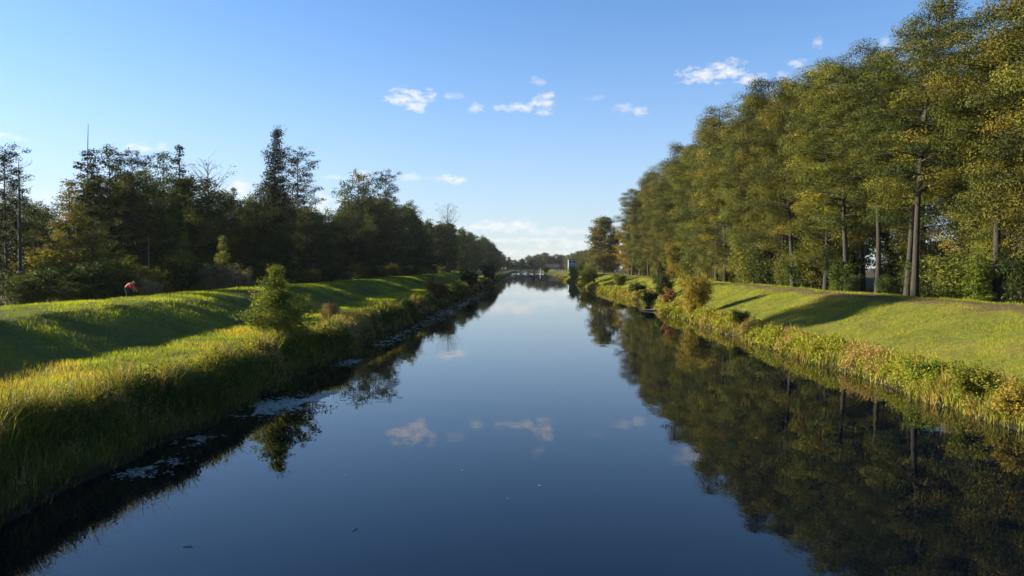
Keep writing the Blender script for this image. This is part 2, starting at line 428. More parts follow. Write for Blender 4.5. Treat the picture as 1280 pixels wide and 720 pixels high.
# ---- right wood, front row, from the frame's right edge into the distance
ra = random.Random(5)
front = []
y = 46.0
while y < 228:
    front.append((33.2+ra.uniform(-.9, 1.3)+(1.5 if y < 60 else 0), y))
    y += ra.uniform(4.6, 6.0) if y < 78 else ra.uniform(5.4, 7.8)
for n, (x, y) in enumerate(front):
    hz = np.interp(y, [40, 56, 70, 80, 116, 150, 190, 225], [28, 28.3, 28, 27.8, 31, 31, 29.5, 25])
    pr = ('pinealder%d' % (n % 2)) if (y < 80 and n != 1) else 'alder%d' % ra.choice([0, 1, 2, 3, 4, 5])
    g = gz(x, y)
    plant_tree(pr, x, y, hz-g+ra.uniform(-1.6, .8), 'tall olive-green alder in the front row of the right wood, %s from the right edge' % ORD[n % 30],
               'front row of tall trees on the right dyke', name='alder_tree')
# second and third row
for row, (X0, s0) in enumerate([(39.5, 7.0), (47.5, 10)]):
    y = 44.0+3*row
    while y < 240:
        x = X0+ra.uniform(-1.5, 1.5)
        hz = np.interp(y, [40, 70, 116, 150, 190, 235], [27, 28, 31.5, 32, 31, 26])
        if not (44 < y < 92 and ra.random() < (.08, .6)[row]):
            plant_tree('alder%d' % ra.choice([0, 1, 3, 4, 5]), x, y, hz-2.6+ra.uniform(-2, .5)-(2 if y < 80 else 0), 'tall alder standing behind the front row of the right wood, mostly hidden',
                   'tall trees hidden behind the front row of the right wood', name='alder_tree')
        y += s0*ra.uniform(.75, 1.3)
# autumn tree closing the wood, lone round tree beyond
plant_tree('autumn', 31.5, 228, 15.5, 'orange-tinted autumn tree at the far left end of the right wood', name='maple_tree', wide=1.25)
plant_tree('autumn', 31.0, 158, 9, 'yellow-orange small tree low in the middle of the right wood', name='maple_tree', wide=1.1)
plant_tree('pinealder0', 31.5, 222, 25, 'thin open-crowned tree sticking out left of the right wood against the sky', name='alder_tree', rz=2.2)
plant_tree('round', 31.2, 296, 22, 'lone dense round-topped tree beyond the end of the right wood', name='oak_tree', wide=1.3)
plant_tree('farright1', 35.5, 318, 15.5, 'lower tree leaning against the lone round-topped tree from behind', name='oak_tree')
# undergrowth of the right wood
y = 47.0; n = 0
while y < 232:
    x = 33.6+ra.uniform(-.8, 3.5)
    pr = ra.choice(['shrub2', 'shrub0', 'shrub2', 'shrub1', 'young'])
    if y < 82 and ra.random() < .25: y += 1.5; continue
    plant_tree(pr, x, y, ra.uniform(1.6, 4.2)+(2.2 if y > 84 else 0), 'bush in the undergrowth at the foot of the right wood',
               'undergrowth bushes along the right wood', cat='bush', name='bush', wide=ra.uniform(.9, 1.4))
    y += ra.uniform(1.3, 2.6) if y < 150 else ra.uniform(2.5, 4)
for k in range(34):
    plant_tree(ra.choice(['shrub2', 'shrub1', 'shrub2']), 40+ra.uniform(-2, 16), ra.uniform(48, 230), ra.uniform(3.5, 8), 'dark bush deeper inside the right wood between the trunks',
               'bushes deeper inside the right wood', cat='bush', name='bush', wide=1.2)

# ---- left wood: individually recognisable trees (px, X, top row, prototype, label, name)
spec = [
 (2, -42, 185, 'airy', 'dark feathery tree cut by the left edge of the photo', 'pine_tree', 1),
 (19, -40, 198, 'snag', 'dead leafless broken trunk with short bare side twigs at far left', 'dead_tree', 1),
 (108, -46, 152, 'spruce', 'spruce with a long bare spire, tallest at the left end of the wood', 'spruce_tree', 1),
 (80, -40, 222, 'rust', 'reddish-brown tinted tree just left of the bare-spired spruce', 'birch_tree', 1.1),
 (135, -44, 183, 'open0', 'dark open tree just right of the bare-spired spruce', 'alder_tree', 1),
 (163, -43, 190, 'airy', 'dark layered tree with flat sprays, second right of the bare-spired spruce', 'pine_tree', 1),
 (203, -46, 190, 'open1', 'slim dark tree between the layered tree and the narrow spruce', 'alder_tree', 1),
 (223, -45, 178, 'spruce_full', 'narrow dark spruce rising left of the twiggy half-bare tree', 'spruce_tree', 1),
 (258, -43, 203, 'twiggy', 'half-bare tree with fan of fine upright twigs against the sky', 'birch_tree', 1.15),
 (291, -42, 232, 'spruce_full', 'short dark spruce in the dip left of the tallest ivy-clad tree', 'spruce_tree', 1),
 (333, -40, 160, 'ivy', 'tallest dark dense tree clad to the ground, tapering and leaning right', 'ivy_clad_tree', 1),
 (371, -41, 190, 'airy', 'airy dark pine-like tree right of the tallest dense tree', 'pine_tree', 1.1),
 (443, -43, 218, 'dark2', 'light-topped leafy tree left of the open-crowned tall tree', 'alder_tree', .85),
 (482, -40, 217, 'airy', 'open-crowned tall tree with lacy top in the middle of the left wood', 'pine_tree', 1),
 (512, -41, 252, 'open0', 'leafy tree with thin top right of the lacy open-crowned tree', 'alder_tree', 1.2),
 (560, -38, 256, 'twiggy', 'thin twiggy tree top poking out where the left wood slopes down', 'birch_tree', 1),
 (183, -38.5, 292, 'pole', 'slender pale bare trunk standing in front of the dark left wood', 'dead_tree', 1),
]
for px, X, py, pr, lab, nm, wd in spec:
    y = at(px, X); g = gz(X, y)
    plant_tree(pr, X, y, top(py, y)-g, lab, name=nm, wide=wd, rz=0 if pr == 'ivy' else None)
# bright young trees lit in front of the left wood
for px, X, py, wd, lab in [(228, -35.5, 292, 1.15, 'yellow-green young tree catching sun at the foot of the left wood'),
                       (276, -35.5, 297, 1.0, 'smaller yellow-green young tree right of the brightest one at the left wood'),
                       (126, -37, 305, 1.3, 'dull green young tree under the bare-spired spruce')]:
    y = at(px, X)
    plant_tree('young', X, y, top(py, y)-gz(X, y), lab, name='young_tree', wide=wd)
# fill of the left wood; gaps left open across it only to let the sun through
sky_px = [-60, 20, 60, 100, 150, 230, 260, 300, 340, 400, 420, 460, 520, 560, 600, 625, 640]
sky_py = [225, 240, 250, 225, 215, 215, 228, 262, 235, 272, 265, 238, 268, 270, 292, 312, 321]
gaps = [(54, 66), (70, 79), (86, 95), (122, 132), (158, 168), (205, 216), (240, 250), (298, 326)]
GL = 'dark round-crowned tree among many filling the wood on the left'
lr = random.Random(11)
for row, X0 in enumerate([-39, -46, -55]):
    y = 56.0+2.5*row
    while y < 330:
        x = X0+lr.uniform(-2.2, 2.2)
        if any(a < y-(abs(x)-40)*.19 < b for a, b in gaps): y += 3; continue
        px = 655+F*x/y
        if px < -60: y += 3; continue
        py = np.interp(px, sky_px, sky_py)+lr.uniform(-5, 14)
        h = top(py, y)-gz(x, y)
        h = min(h, 27)*(.72 if row == 0 and lr.random() < .5 else 1)
        if h > 3:
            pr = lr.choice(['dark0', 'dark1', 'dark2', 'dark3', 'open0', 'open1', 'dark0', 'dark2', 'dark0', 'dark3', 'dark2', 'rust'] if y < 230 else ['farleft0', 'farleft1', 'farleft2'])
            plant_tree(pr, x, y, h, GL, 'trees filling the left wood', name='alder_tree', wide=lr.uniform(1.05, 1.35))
        y += lr.uniform(4.6, 7.4)*(1+.25*row)*(1 if y < 200 else 1.35)
# deeper part of the same wood, low enough for the sun to clear it
y = 100
while y < 330:
    x = -92+lr.uniform(-8, 6)
    if 655+F*x/y > -60: plant_tree(lr.choice(['dark0', 'dark2', 'dark3', 'dark1']), x, y, lr.uniform(14, 17.5), GL, 'trees filling the left wood', name='alder_tree', wide=1.15)
    y += lr.uniform(5.5, 7.5)*(1 if y < 200 else 1.6)
y = 54
while y < 330:
    x = -35.5+lr.uniform(-2.5, 1.0)
    if True:
        plant_tree(lr.choice(['shrub0', 'shrub2', 'shrub2']), x, y, lr.uniform(1.5, 4.0), 'low dark bush along the edge of the left wood',
               'bushes along the edge of the left wood', cat='bush', name='bush', wide=1.3)
    y += lr.uniform(1.5, 2.8) if y < 150 else lr.uniform(3.5, 5)
for k in range(80):
    yy = lr.uniform(60, 120) if k < 60 else lr.uniform(120, 230); xx = -lr.uniform(40, 62)
    if 655+F*xx/yy > -40: plant_tree(lr.choice(['shrub0', 'shrub2', 'shrub1']), xx, yy, lr.uniform(3, 4.5)+(abs(xx)-40)*.15, 'dark bush deep inside the left wood among the trunks', 'bushes deep inside the left wood', cat='bush', name='bush', wide=1.4)
# unseen pines added left of the frame to cast a long shadow on the right slope
for k, (x, y, h, pr) in enumerate([(-66, 77, 32, 'highpine'), (-63, 72, 29.5, 'highpine')]):
    plant_tree(pr, x, y, h, 'unseen tree added left of the frame to cast a long shadow over the dykes', 'unseen trees added left of the frame for their shadow', name='alder_tree')

# ---- far reach
def far_line(x0, x1, y0, y1, step, tops, protos, label, group, name, jitter=2.5, rowdx=0):
    y = y0
    while y < y1:
        f = (y-y0)/(y1-y0); x = x0+(x1-x0)*f+lr.uniform(-jitter, jitter)+rowdx
        h = np.interp(y, tops[0], tops[1])*lr.uniform(.82, 1.05)
        plant_tree(lr.choice(protos), x, y, h, label, group, name=name, wide=lr.uniform(1, 1.3))
        y += step*lr.uniform(.7, 1.3)*(1+y/900)
FL = ['farleft0', 'farleft1', 'farleft2']; FR = ['farright0', 'farright1', 'farright2']
far_line(-37, -24, 330, 835, 8.5, ([330, 600, 900], [24, 24, 18]), FL, 'distant dark tree where the left wood runs down to the horizon', 'far trees of the left wood', 'alder_tree')
far_line(-45, -34, 330, 900, 15, ([330, 600, 900], [25, 25, 19]), FL, 'distant dark tree where the left wood runs down to the horizon', 'far trees of the left wood', 'alder_tree')
far_line(40, 46, 345, 880, 13, ([345, 500, 880], [14, 15, 16]), FR, 'distant olive tree beside the white houses on the right bank', 'far trees on the right bank', 'alder_tree')
far_line(52, 62, 335, 900, 16, ([345, 500, 880], [15, 18, 18]), FR, 'distant olive tree beside the white houses on the right bank', 'far trees on the right bank', 'alder_tree')
for row in range(2):
    x = -50+row*4
    while x < 85:
        yy = 842+row*26+lr.uniform(-6, 6)
        plant_tree(lr.choice(FL+FR), x, yy, lr.uniform(13, 18)+(-3.5 if -12 < x < 2 else 0)+(3*math.exp(-((x-18)/10)**2)), 'small distant tree closing the far end of the canal on the horizon', 'trees closing the far end of the canal', name='alder_tree', wide=1.9)
        x += lr.uniform(6, 9)

# ------------------------------------------------------------------ single plants on the banks
def bank_plant(seed, px, X, py_top, name, label, H, Rc, **k):
    y = at(px, X); g = gz(X, y)
    PR['b%d' % seed] = make_tree(seed, H, Rc, **k)
    h = top(py_top, y)-g
    return plant_tree('b%d' % seed, X, y, h, label, name=name, cat='tree' if k.get('_', 0) else ('bush' if 'sapling' not in name else 'tree'), rz=0.4)
tm = make_tree(501, 4.2, 2.15, cb=.0, prof=lambda t: max(.05, 1-t)**1.0*(.9+.16*math.sin(t*21)), nl=84, rise=.6, clump=.36, flatc=.8, lpc=44, leaf=.12, mat='sapling', bark='barkdark', trad=.05, spacing=.36, inner=.2, wob=.1, lean=(-.1, 0), flatleaf=.1)
PR['sapling'] = tm
ys_ = at(345, -13.4)
plant_tree('sapling', -13.4, ys_, top(333, ys_)-gz(-13.4, ys_), 'young leafy green tree standing alone on the left bank edge', name='young_alder', rz=.3, wide=1.28)
def bush(seed, px, X, py, w, mat, label, name='bush', lf=.12, n=26, cl=.3, bark='barkdark', lp=46, rise=.9, prof=oval):
    y = at(px, X); g = gz(X, y); h = top(py, y)-g
    PR['b%d' % seed] = make_tree(seed, h, w, cb=.02, prof=prof, nl=n, rise=rise, clump=cl, flatc=.8, lpc=lp, leaf=lf, mat=mat, bark=bark, trad=.03, spacing=cl*1.1, inner=.2, stems=3, wob=.1)
    return plant_tree('b%d' % seed, X, y, h, label, name=name, cat='bush', rz=0)
bush(510, 412, -14.0, 381, .75, 'pink', 'small pinkish seed-headed bush right of the young tree on the left bank', lf=.08)
bush(511, 546, -11.9, 357, 1.6, 'brown', 'reddish-brown bush where the left bank juts into the water', lf=.18, cl=.45)
bush(512, 540, -12.8, 338, .5, 'brown', 'thin wispy sapling with few leaves behind the reddish-brown bush', name='sapling', lf=.14, lp=4, n=16)
bush(513, 586, -12.0, 341, 2.0, 'dark', 'dark green bush on the far left bank, nearer of two', lf=.3, cl=.7)
bush(514, 611, -12.0, 334, 2.8, 'dark', 'dark green bush on the far left bank, farther of two', lf=.4, cl=.9)
bush(515, 622, -19.5, 328, 3.2, 'shrub', 'pale greyish shrub against the dark far end of the left wood', lf=.4, cl=.9)
bush(520, 868, 18.0, 350, 1.9, 'golden', 'large golden-yellow bush at the right waterside', lf=.14, cl=.42, n=44)
bush(521, 836, 17.6, 362, .9, 'brown', 'brown dry bush left of the golden bush', lf=.13, n=22)
bush(522, 828, 20.3, 347, 1.8, 'dark', 'dark green bush behind the brown dry bush on the right bank', lf=.2, cl=.5)
bush(523, 812, 18.0, 368, 1.3, 'dark', 'dark rounded bush overhanging the water left of the brown dry bush', lf=.18, cl=.5)
bush(524, 797, 20.0, 361, 1.4, 'dark', 'dark rounded bush in the bay of the right bank, leftmost of its cluster', lf=.2, cl=.5)
bush(525, 925, 17.8, 392, .7, 'bright', 'bright green mounded bush right of the golden bush at the waterline', lf=.12, n=22)
bush(526, 1150, 17.3, 456, .75, 'bright', 'lime-green rounded bush at the right waterside by a dark hollow', lf=.09, n=26, cl=.26)
bush(527, 1212, 17.1, 462, .8, 'bright', 'lime-green taller bush right of the dark hollow at the right waterside', lf=.09, n=28, cl=.26)
bush(528, 1182, 18.4, 470, .6, 'dark', 'dark green weed clump in the hollow between two lime-green bushes', lf=.1, n=18, cl=.28)
bush(529, 1268, 17.0, 484, .7, 'golden', 'straw-coloured low bush at the right edge of the photo by the water', lf=.09, n=22, cl=.26)
bush(530, 735, 17.5, 341.5, 3.0, 'bright', 'bright yellow-green bush at the tip of the far right bank', lf=.3, cl=.8)
bush(531, 718, 17.5, 336, 2.0, 'bright', 'small light green bush on the right bank below the tall white house', lf=.3, cl=.8)
bush(532, 682.5, 18.3, 334.5, 3.0, 'golden', 'round tan-gold bush at the water before the low white house', lf=.4, cl=.9)
bush(533, 774, 21.0, 346, 1.6, 'shrub', 'olive bush on the right bank in front of the sunlit turf', lf=.25, cl=.6)
for n, (px, w) in enumerate([(262, 1.2), (270, 1.3), (279, 1.4), (288, 1.3), (296, 1.1)]):
    X = -33.5; y = at(px, X)
    PR['reed'] = PR.get('reed') or make_tree(540, 1.4, 1.2, cb=.1, prof=lambda t: 1.0, nl=26, rise=.9, clump=.28, flatc=1.4, lpc=30, leaf=.12, mat='pink', bark='barkpale', trad=.02, spacing=.4, inner=.1, stems=3)
    plant_tree('reed', X, y, top(350, y)-gz(X, y)+.2, 'pinkish dry reed clump in the pale strip at the edge of the left wood', 'dry reed clumps at the edge of the left wood', cat='reeds', name='reed_clump', wide=w)
bush(541, 185, -32.5, 354, .9, 'pink', 'pale green-white flowering weed bush right of the person in red', lf=.12)

# ------------------------------------------------------------------ grass
def blade_mat(name, stops, trans):
    return leaf_mat(name, stops, trans=trans, vary=0.0, rough=.6, spec=.12)
M['turf'] = blade_mat('turf_blades', [(0, (.04, .075, .010)), (.4, (.12, .155, .012)), (.7, (.20, .26, .011)), (.9, (.26, .285, .014)), (1, (.32, .26, .04))], .48)
M['tall'] = blade_mat('tall_grass_blades', [(0, (.025, .045, .010)), (.4, (.085, .105, .016)), (.7, (.22, .20, .02)), (.86, (.32, .22, .08)), (1, (.24, .12, .05))], .28)

def blades(name, X, Y, Z, h, w, lean, tint, mat, rg, seg=2, leandir=None):
    N = len(X)
    a = rg.random(N)*2*np.pi
    wd = np.stack([np.cos(a), np.sin(a), a*0], 1)*w[:, None]*.5
    la = rg.random(N)*2*np.pi if leandir is None else leandir
    ld = np.stack([np.cos(la), np.sin(la), la*0], 1)
    B = np.stack([X, Y, Z], 1)
    L = (lean*h)[:, None]
    up = np.array([0, 0, 1.])
    tip = B+ld*L+up*(h*np.sqrt(np.clip(1-lean*.55, .1, 1)))[:, None]
    if seg == 1:
        V = np.stack([B-wd, B+wd, tip], 1).reshape(-1, 3)
        f = np.arange(N*3).reshape(N, 3); t = tint
    else:
        mid = B+ld*L*.32+up*(h*.6)[:, None]
        V = np.stack([B-wd, B+wd, mid+wd*.8, mid-wd*.8, tip], 1).reshape(-1, 3)
        k = np.arange(N)*5
        f = np.stack([np.stack([k, k+1, k+2], 1), np.stack([k, k+2, k+3], 1), np.stack([k+3, k+2, k+4], 1)], 1).reshape(-1, 3)
        t = np.repeat(tint, 3)
    return np_mesh(name, V, f, mat, t)

rg = np.random.default_rng(77)
# short meadow turf
def turf(N, side):
    Y = np.exp(rg.uniform(np.log(9), np.log(330), N))
    if side < 0: X = -rg.uniform(11.3, 33, N)
    else: X = rg.uniform(17.6, 31.5, N)
    px = F*X/Y
    ok = np.abs(px) < 760
    X, Y = X[ok], Y[ok]
    keep = rg.random(len(X)) < np.clip(.35+1.1*fbm(X/1.1+9, Y/1.1, 3), 0, 1)
    if side > 0: keep &= (fbm(X/1.6+21, Y/.9, 3) > .46) | (rg.random(len(X)) < .25)
    if side > 0: keep &= ~((np.abs(X-27.9+2*(fbm(X/3, Y/3)-.5)) < 1.5) & (rg.random(len(X)) < .93))
    X, Y = X[keep], Y[keep]
    s = np.clip(Y/22.0, .8, 6)
    patch = fbm(X/2.6, Y/2.6+30, 3); big = fbm(X/9., Y/9., 2)
    h = (.07+.13*patch)*rg.uniform(.6, 1.3, len(X))*(1+.10*s)
    if side < 0:   # the berm is left uncut longer than the dyke slope
        berm = np.clip((18.6+X)/1.0, 0, 1); h *= 1+.9*berm*fbm(X/1.5, Y/1.5)
    tint = np.clip(.50+1.5*(patch-.5)+.5*(big-.5)+rg.normal(0, .10, len(X))+.5*(fbm(X/.8+3, Y/.8)-.5), 0, 1)
    if side < 0: tint = np.clip(tint+np.where(X > -18.6, .16, -.10), 0, 1)  # sunlit berm and shaded slope put into the blade tint
    else: tint = np.clip(tint*.8+.28, 0, 1)
    return X, Y, h, .014*s*rg.uniform(.7, 1.3, len(X)), tint
A = turf(330000, -1); B = turf(210000, 1)
X, Y, h, w, ti = [np.concatenate([a, b]) for a, b in zip(A, B)]
tag(link('meadow_grass', blades('meadow_grass', X, Y, zground(X, Y)-.02, h, w, rg.uniform(.1, .9, len(X)), ti, M['turf'], rg, seg=1)), 'short mown grass covering both dykes and berms', 'grass', kind='stuff')

# tall bank grass in drooping tufts
def bank(NT, side, per=14):
    Y = np.exp(rg.uniform(np.log(8.0), np.log(420), NT))
    u = rg.uniform(0, 1, NT)**.9
    wl = wl_left(Y) if side < 0 else wl_right(Y)
    d = .05+u*(2.0 if side < 0 else 2.3)
    X = side*(wl+d)
    ok = np.abs(F*X/Y) < 780; X, Y, d = X[ok], Y[ok], d[ok]
    dens = fbm(X/1.4+70, Y/1.9, 3)
    ok = rg.random(len(X)) < np.clip(1.9*dens-(.1 if side < 0 else .25), .1, 1); X, Y, d, dens = X[ok], Y[ok], d[ok], dens[ok]
    s = np.clip(Y/26.0, .8, 7)
    hh = (.22+1.05*fbm(X/1.3, Y/1.7+11, 3)**1.4)*rg.uniform(.65, 1.35, len(X))*(.84 if side < 0 else .66)*(1-.45*np.clip((d-(1.2 if side < 0 else 1.6))/1.0, 0, 1))*(np.where(d < .8, .72, 1) if side < 0 else 1)
    tt = np.clip(rg.normal(.30, .12, len(X))+.45*(fbm(X/1.7+40, Y/2.4+7, 2)-.5)+.35*np.clip((d-.6)/1.0, 0, 1)+(-.04 if side < 0 else .20), 0, 1)  # darker near the water: shade of the bank face put into the tint
    tallt = rg.random(len(X)) < (.14 if side < 0 else .05); hh = np.where(tallt, np.clip(hh*1.9, .5, 1.5), hh)
    tt = np.where(rg.random(len(X)) < .10, rg.uniform(.78, 1, len(X)), tt)
    la = rg.random(len(X))*6.28
    n = per
    rep = lambda a: np.repeat(a, n)
    sp = rep(.10+.05*s)
    XX = rep(X)+rg.normal(size=len(X)*n)*sp; YY = rep(Y)+rg.normal(size=len(X)*n)*sp
    hb = rep(hh)*rg.uniform(.45, 1.15, len(XX))
    base = np.where(rg.random(len(XX)) < .5, rep(la)+rg.normal(size=len(XX))*.6, rg.random(len(XX))*6.28)
    return XX, YY, hb, .022*rep(s)*rg.uniform(.6, 1.4, len(XX)), np.clip(rep(tt)+rg.normal(0, .13, len(XX)), 0, 1), base, np.clip(rg.normal(.55, .22, len(XX)), .05, 1.2)
A = bank(17000, -1); B = bank(10000, 1)
X, Y, h, w, ti, la, ln = [np.concatenate([a, b]) for a, b in zip(A, B)]
Z = np.maximum(zground(X, Y), -.15)-.03
tag(link('bank_grass', blades('bank_grass', X, Y, Z, h, w, ln, ti, M['tall'], rg, 2, la)), 'tall tangled grass and reeds along both waterlines', 'grass', kind='stuff')

# broad-leaved weeds and seed heads mounding up on the bank edges
M['weeds'] = leaf_mat('bank_weed_leaves', [(0, (.022, .04, .010)), (.35, (.07, .10, .014)), (.6, (.22, .24, .016)), (.8, (.28, .2, .07)), (1, (.3, .18, .12))], vary=0)
WC, WS, WT = [], [], []
for side, NT in ((-1, 1900), (1, 2100)):
    Y = np.exp(rg.uniform(np.log(9.0), np.log(330), NT))
    wl = wl_left(Y) if side < 0 else wl_right(Y)
    d = rg.uniform(.1, 1.7 if side < 0 else 2.1, NT)
    X = side*(wl+d)
    ok = (np.abs(F*X/Y) < 780) & (fbm(X/2+3, Y/3+60, 3) > .40)
    for x, y, dd in zip(X[ok], Y[ok], d[ok]):
        s_ = max(.9, min(y/24.0, 7))
        r_ = rg.uniform(.16, .5)*(1+.06*s_); hh = rg.uniform(.3, .95)*(1-.25*(dd > 1.8))
        n = int(60*rg.uniform(.6, 1.3))
        q = rg.normal(size=(n, 3)); q /= np.linalg.norm(q, axis=1)[:, None]; q[:, 2] = np.abs(q[:, 2])
        p = q*(rg.random(n)**.35)[:, None]*np.array([r_, r_, hh])+np.array([x, y, max(gz(x, y), -.05)])
        kind = fbm(np.array([x/3+15.]), np.array([y/5.]), 2)[0]+rg.normal()*.07
        if side > 0: t0 = .56 if kind < .56 else .80
        else: t0 = .14 if kind < .46 else (.36 if kind < .54 else .88)
        if side < 0 and dd > 1.2 and rg.random() < .5: t0 = .58
        WC.append(p); WS.append(np.full(n, .07*s_*(.8 if t0 > .7 else 1.1))); WT.append(np.clip(rg.normal(t0, .07, n), 0, 1))
WC = np.concatenate(WC); WS = np.concatenate(WS); WT = np.concatenate(WT)
tag(link('bank_weeds', leaves_mesh('bank_weeds', WC, WS, WT, M['weeds'], rg, flat=.2)), 'leafy weeds and dry seed heads along both bank edges', 'weeds', kind='stuff')

# floating duckweed near the left bank
m, nt, out = newmat('duckweed')
g = nd(nt, 'ShaderNodeNewGeometry'); n_ = noise(nt, 9, g.outputs['Position'], 3)
c_ = ramp(nt, [(.3, (.10, .12, .08)), (.7, (.26, .28, .24))], n_)
p_ = nd(nt, 'ShaderNodeBsdfPrincipled'); nt.links.new(c_, p_.inputs['Base Color']); p_.inputs['Roughness'].default_value = .45
nt.links.new(p_.outputs[0], out.inputs[0]); M['weed'] = m
cx, cy, cs = [], [], []
def scatter(px0, py0, px1, py1, wpx, n, r):
    for _ in range(n):
        f = rg.random(); px = px0+(px1-px0)*f+rg.normal()*wpx*1.5; py = py0+(py1-py0)*f+rg.normal()*wpx*.3
        y = CAMH*F/(py-334.0); x = (px-655)*y/F
        if fbm(np.array([x*1.6]), np.array([y*1.1]))[0] < .42: continue
        if -x > wl_left(np.array([y]))[0]-.05: continue
        cx.append(x); cy.append(y); cs.append(r*rg.uniform(.5, 1.5))
scatter(285, 518, 400, 500, 12, 2600, .05)
scatter(380, 503, 415, 490, 4, 300, .05)
scatter(150, 600, 215, 578, 10, 420, .035)
scatter(225, 558, 250, 548, 6, 200, .04)
scatter(420, 458, 445, 450, 4, 200, .07)
scatter(470, 432, 560, 392, 5, 420, .10)
scatter(540, 398, 610, 364, 4, 420, .16)
for _ in range(12):
    y = math.exp(rg.uniform(math.log(13), math.log(150))); x = rg.uniform(-9, 15.5)
    cx.append(x); cy.append(y); cs.append(rg.uniform(.012, .035)*(1+y/60))
cx, cy, cs = map(np.array, (cx, cy, cs))
k = 6; an = np.linspace(0, 2*np.pi, k, endpoint=False)
V = np.stack([cx[:, None]+cs[:, None]*np.cos(an)*rg.uniform(.6, 1.2, (len(cx), k)), cy[:, None]+cs[:, None]*np.sin(an)*rg.uniform(.6, 1.2, (len(cx), k)), .006+0*cx[:, None]+rg.uniform(0, .004, (len(cx), 1))+0*an], -1).reshape(-1, 3)
tag(link('duckweed', np_mesh('duckweed', V, np.arange(len(cx)*k).reshape(-1, k), M['weed'])), 'pale duckweed film floating along the left bank', 'duckweed', kind='stuff')

# ------------------------------------------------------------------ small built things
def box(bmv, c, s, rz=0):
    x, y, z = s[0]/2, s[1]/2, s[2]/2
    co, si = math.cos(rz), math.sin(rz)
    v = [(a*x, b*y, d*z) for d in (-1, 1) for a, b in ((-1, -1), (1, -1), (1, 1), (-1, 1))]
    v = [(c[0]+p[0]*co-p[1]*si, c[1]+p[0]*si+p[1]*co, c[2]+p[2]) for p in v]
    o = len(bmv[0]); bmv[0].extend(v)
    bmv[1].extend([tuple(o+i for i in f) for f in ((3, 2, 1, 0), (4, 5, 6, 7), (0, 1, 5, 4), (1, 2, 6, 5), (2, 3, 7, 6), (3, 0, 4, 7))])
def pmesh(name, data, mat, parent):
    me = bpy.data.meshes.new(name); me.from_pydata([tuple(v) for v in data[0]], [], data[1]); me.materials.append(mat); me.update()
    return link(name, me, parent)
M['whitewall'] = plain('shaded_white_render', (.19, .23, .29), .8, .08)  # white wall, with the shade on its near face put into the colour
M['roof'] = plain('dark_roof', (.05, .04, .04), .8)
M['glass'] = plain('window_glass', (.02, .025, .03), .1, .1, spec=.6)
M['woodw'] = plain('painted_wood', (.42, .43, .44), .6, .1)
M['concrete'] = plain('weathered_concrete', (.13, .13, .125), .9, .2)
M['steel'] = plain('grey_steel', (.10, .11, .12), .5, .15)

def house(loc, w, d, h, roofh, label, rows, cols, flat=False, rz=0):
    e = empty('house', loc, rz); tag(e, label, 'house')
    b = ([], []); box(b, (0, 0, h/2), (w, d, h)); pmesh('wall', b, M['whitewall'], e)
    if flat:
        b = ([], []); box(b, (0, 0, h+.15), (w+.5, d+.5, .3)); pmesh('roof', b, M['roof'], e)
    else:
        o = .4; W, D = w/2+o, d/2+o
        v = [(-W, -D, h-.1), (W, -D, h-.1), (W, D, h-.1), (-W, D, h-.1), (-W, 0, h+roofh), (W, 0, h+roofh)]
        f = [(0, 1, 5, 4), (2, 3, 4, 5), (0, 4, 3), (1, 2, 5), (3, 2, 1, 0)]
        r = pmesh('roof', (v, f), M['roof'], e)
        b = ([], []); box(b, (w*.22, d*.1, h+roofh*.9+.4), (.7, .7, 1.4)); pmesh('chimney', b, M['concrete'], r)
    for r_ in range(rows):
        for c in range(cols):
            x = (c+.5)/cols*w-w/2; z = (r_+.62)/rows*h
            fr = ([], []); ww, hh = min(1.3, w/cols*.55), min(1.4, h/rows*.45)
            box(fr, (x, -d/2-.03, z), (ww+.16, .08, hh+.16)); wn = pmesh('window', fr, M['woodw'], e)
            g_ = ([], []); box(g_, (x, -d/2-.08, z), (ww, .04, hh)); pmesh('pane', g_, M['glass'], wn)
    b = ([], []); box(b, (w*.04, -d/2-.05, 1.05), (1.0, .1, 2.1)); pmesh('door', b, M['roof'], e)
    return e
# low white house with dark roof at the water's end
house((29.0, 775, 1.0), 13.5, 7, 4.3, 3.0, 'low white house with a dark roof at the far end of the canal', 1, 4)
house((31.5, 500, 3.2), 4.9, 7, 7.2, 0, 'tall narrow bluish-white house on the far right bank', 2, 2, flat=True)
# bridge over the far end
e = empty('bridge', (3.0, 800, 0)); tag(e, 'low bridge crossing the far end of the canal', 'bridge')
b = ([], []); box(b, (0, 0, 2.75), (44, 4.5, 1.0)); pmesh('deck', b, M['concrete'], e)
for sx in (-7, 7):
    b = ([], []); box(b, (sx, 0, .9), (1.0, 4.0, 3.3)); pmesh('pier', b, M['concrete'], e)
for sy in (-2.15, 2.15):
    b = ([], [])
    for k in range(19): box(b, (-21.6+k*2.4, sy, 3.8), (.1, .1, 1.1))
    box(b, (0, sy, 4.4), (44, .12, .12)); box(b, (0, sy, 3.9), (44, .06, .06)); pmesh('railing', b, M['steel'], e)
